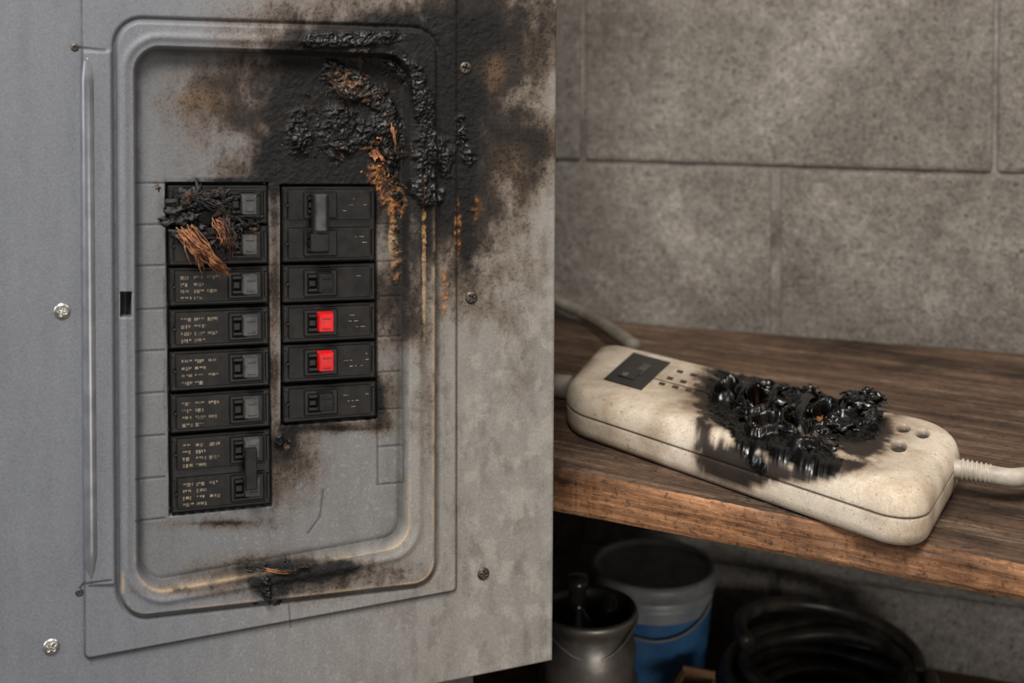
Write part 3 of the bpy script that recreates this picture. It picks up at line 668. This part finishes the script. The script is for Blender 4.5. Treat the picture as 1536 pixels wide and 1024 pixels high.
tube(mb,catmull([e0,e1,e2,e3,e4,e5],8),.0060,14,0)
g0=Wz(856,582,SH+.0165); g1=Wz(838,580,SH+.0165)
tube(mb,[g0,g1,g1*1.0+(g1-g0)*.6],.009,16,0)
mb.build("supply_cable",[M("cable_dull_grey",rgb(104,98,89),rgb(132,124,112),80,.6)],ps)

# ---------------------------------------------------------------- things under the shelf
def at(X,d,z):
    r=rays(X,HOR); r=r/r[1]; p=C+r*d; p[2]=z; return p
bk_=empty("paint_bucket"); c=at(982,1.01,LO); mb=MB()
m_blue=M("bucket_blue_plastic",rgb(48,90,134),rgb(64,110,152),30,.4); m_lid=M("bucket_translucent_white",rgb(116,122,128),rgb(144,148,152),40,.4); m_lidt=M("bucket_lid_grey",rgb(104,106,108),rgb(134,134,134),40,.45)
lathe(mb,c,[(0,0),(.040,0),(.042,.002),(.049,.080),(.0492,.082)],m=0)
lathe(mb,c,[(.0492,.082),(.0496,.088),(.0505,.090),(.0505,.093),(.0495,.094),(.0495,.100)],m=1)
lathe(mb,c,[(.0515,.099),(.0535,.100),(.0535,.110),(.052,.113),(.048,.113),(.047,.110),(.044,.1095),(.02,.1105),(0,.1105)],m=2)
tube(mb,catmull([c+np.array([.0515*math.cos(a),.0515*math.sin(a),.090-.02*math.sin((a-3.4)/2.4*math.pi)]) for a in np.linspace(3.4,5.8,9)],6),.0012,8,2)
mb.build("bucket_body",[m_blue,m_lid,m_lidt],bk_)
pl=empty("metal_pail"); c=at(884,.90,LO); mb=MB()
m_steel=M("dull_steel",rgb(100,98,94),rgb(156,152,146),25,.40,.75,.0002,200)
lathe(mb,c,[(0,.001),(.030,.001),(.032,.004),(.035,.085),(.0365,.096),(.034,.103),(.0335,.112),(.0345,.117),(.037,.120),(.0375,.1235),(.036,.1265),(.0335,.124),(.032,.118),(.032,.10),(.030,.006),(0,.005)],m=0,seg=64)
for k in (.03,.07): lathe(mb,c,[(.0325+.035*k,k),(.0352+.035*k,k+.002),(.0325+.035*k,k+.004)],m=0,seg=64)
tube(mb,catmull([c+np.array([.037*math.cos(a),-.037*math.sin(a)*.9,.122-.022*math.sin(a)**2]) for a in np.linspace(.1,3.04,9)],6),.0014,8,0)
cb=c+np.array([-.008,.004,.005])
lathe(mb,cb,[(0,0),(.017,0),(.018,.003),(.018,.100),(.015,.110),(.007,.118),(.0065,.132),(.008,.133),(.008,.142),(0,.143)],m=1,seg=32)
lathe(mb,c+np.array([.016,.006,.004]),[(0,0),(.009,0),(.009,.118),(.005,.126),(0,.127)],m=1,seg=24)
mb.build("pail_body",[m_steel,M("dark_glass",rgb(26,26,25),rgb(48,46,44),40,.15)],pl)
m_rub=M("black_rubber",rgb(32,30,28),rgb(74,68,61),60,.36,0,.0002,200)
mb=MB(); c=at(1248,.955,LO)
pts=[]
rings=[(.084,.0075),(.071,.0075),(.058,.0075),(.045,.0075),(.080,.0195),(.066,.0195),(.052,.0195),(.083,.0310),(.070,.0315),(.078,.0430),(.066,.0445)]
N=len(rings)*48
for i in range(N):
    a=i/48*2*math.pi; k=i/48; r0,z0=rings[int(k)]; r1,z1=rings[min(len(rings)-1,int(k)+1)]; f=max(0,(k-int(k)-.75)/.25); f=f*f*(3-2*f)
    ph=int(k)*1.9
    rad=r0*(1-f)+r1*f+.0022*math.sin(a+ph)+.0012*math.sin(3*a+ph); z=z0*(1-f)+z1*f+.0030*(1+math.sin(a*2+ph))*(z0>.01)
    pts.append(c+np.array([rad*math.cos(a),rad*.95*math.sin(a),z]))
tube(mb,pts,.0062,14,0)
lp=[c+np.array([.072*math.cos(a)+.004,.064*math.sin(a)+.012,.052+.022*math.sin(a/2)]) for a in np.linspace(-.3,3.4,12)]
tube(mb,catmull(lp,6),.0060,12,0)
tube(mb,catmull([c+np.array([-.03,-.094,.010]),c+np.array([.05,-.092,.030]),c+np.array([.098,-.03,.020]),c+np.array([.112,.03,.007])],8),.0060,12,0)
mb.build("coiled_hose",[m_rub])
m_card=M("cardboard",rgb(122,92,64),rgb(148,114,82),40,.85)
mb=MB(); c=at(1014,.92,LO+.0008)
d1=np.array([.92,-.38,0]); d2=np.array([.38,.92,0])
def bx(o,a,b_,z0,z1,m=0,bev=.0004): mb.hexa([o+d1*s+d2*t+np.array([0,0,z]) for z in (z0,z1) for s,t in ((0,0),(a,0),(a,b_),(0,b_))],m,bev)
S1=.026;S2=.030
bx(c,S1,S2,.0,.002); bx(c,S1,.002,0,.050); bx(c+d2*(S2-.002),S1,.002,0,.056); bx(c,.002,S2,0,.052); bx(c+d1*(S1-.002),.002,S2,0,.050)
fl=[c+np.array([0,0,.052]),c+d2*S2+np.array([0,0,.052]),c-d1*.010+d2*S2+np.array([0,0,.042]),c-d1*.010+np.array([0,0,.042])]
mb.hexa(fl+[p+np.array([0,0,.0015]) for p in fl],0,.0003)
mb.build("cardboard_box",[m_card])

# ---------------------------------------------------------------- lights
def area(name,loc,tgt,size,pw,col):
    l=bpy.data.lights.new(name,'AREA'); l.shape='RECTANGLE'; l.size=size[0]; l.size_y=size[1]; l.energy=pw; l.color=col
    o=bpy.data.objects.new(name,l); bpy.context.collection.objects.link(o); o.location=loc
    o.rotation_euler=(Vector(tgt)-Vector(loc)).to_track_quat('-Z','Y').to_euler()
area("ceiling_light",(-.20,-.25,CZ+1.15),(0.26,.85,CZ-.15),(.65,.45),37,(1,.955,.90))
area("window_light",(-1.5,-.3,CZ+.35),(-.1,.65,CZ),(.35,1.0),11,(.90,.94,1))
area("wall_fill",(1.3,.25,CZ+.9),(.6,1.0,CZ-.1),(.4,.4),7,(1,.93,.85))  # added fill from the right onto the wall, stands for no actual lamp
area("low_fill",(.45,-.5,CZ-.45),(.15,1.0,LO+.05),(.5,.3),4.6,(1,.95,.88))  # added fill to brighten the things under the shelf, no such source there
w=bpy.data.worlds.new("world"); bpy.context.scene.world=w; w.use_nodes=True
w.node_tree.nodes["Background"].inputs[0].default_value=(.54,.52,.51,1); w.node_tree.nodes["Background"].inputs[1].default_value=.21
bpy.context.scene.view_settings.view_transform='Standard'
bpy.context.scene.view_settings.look='None'
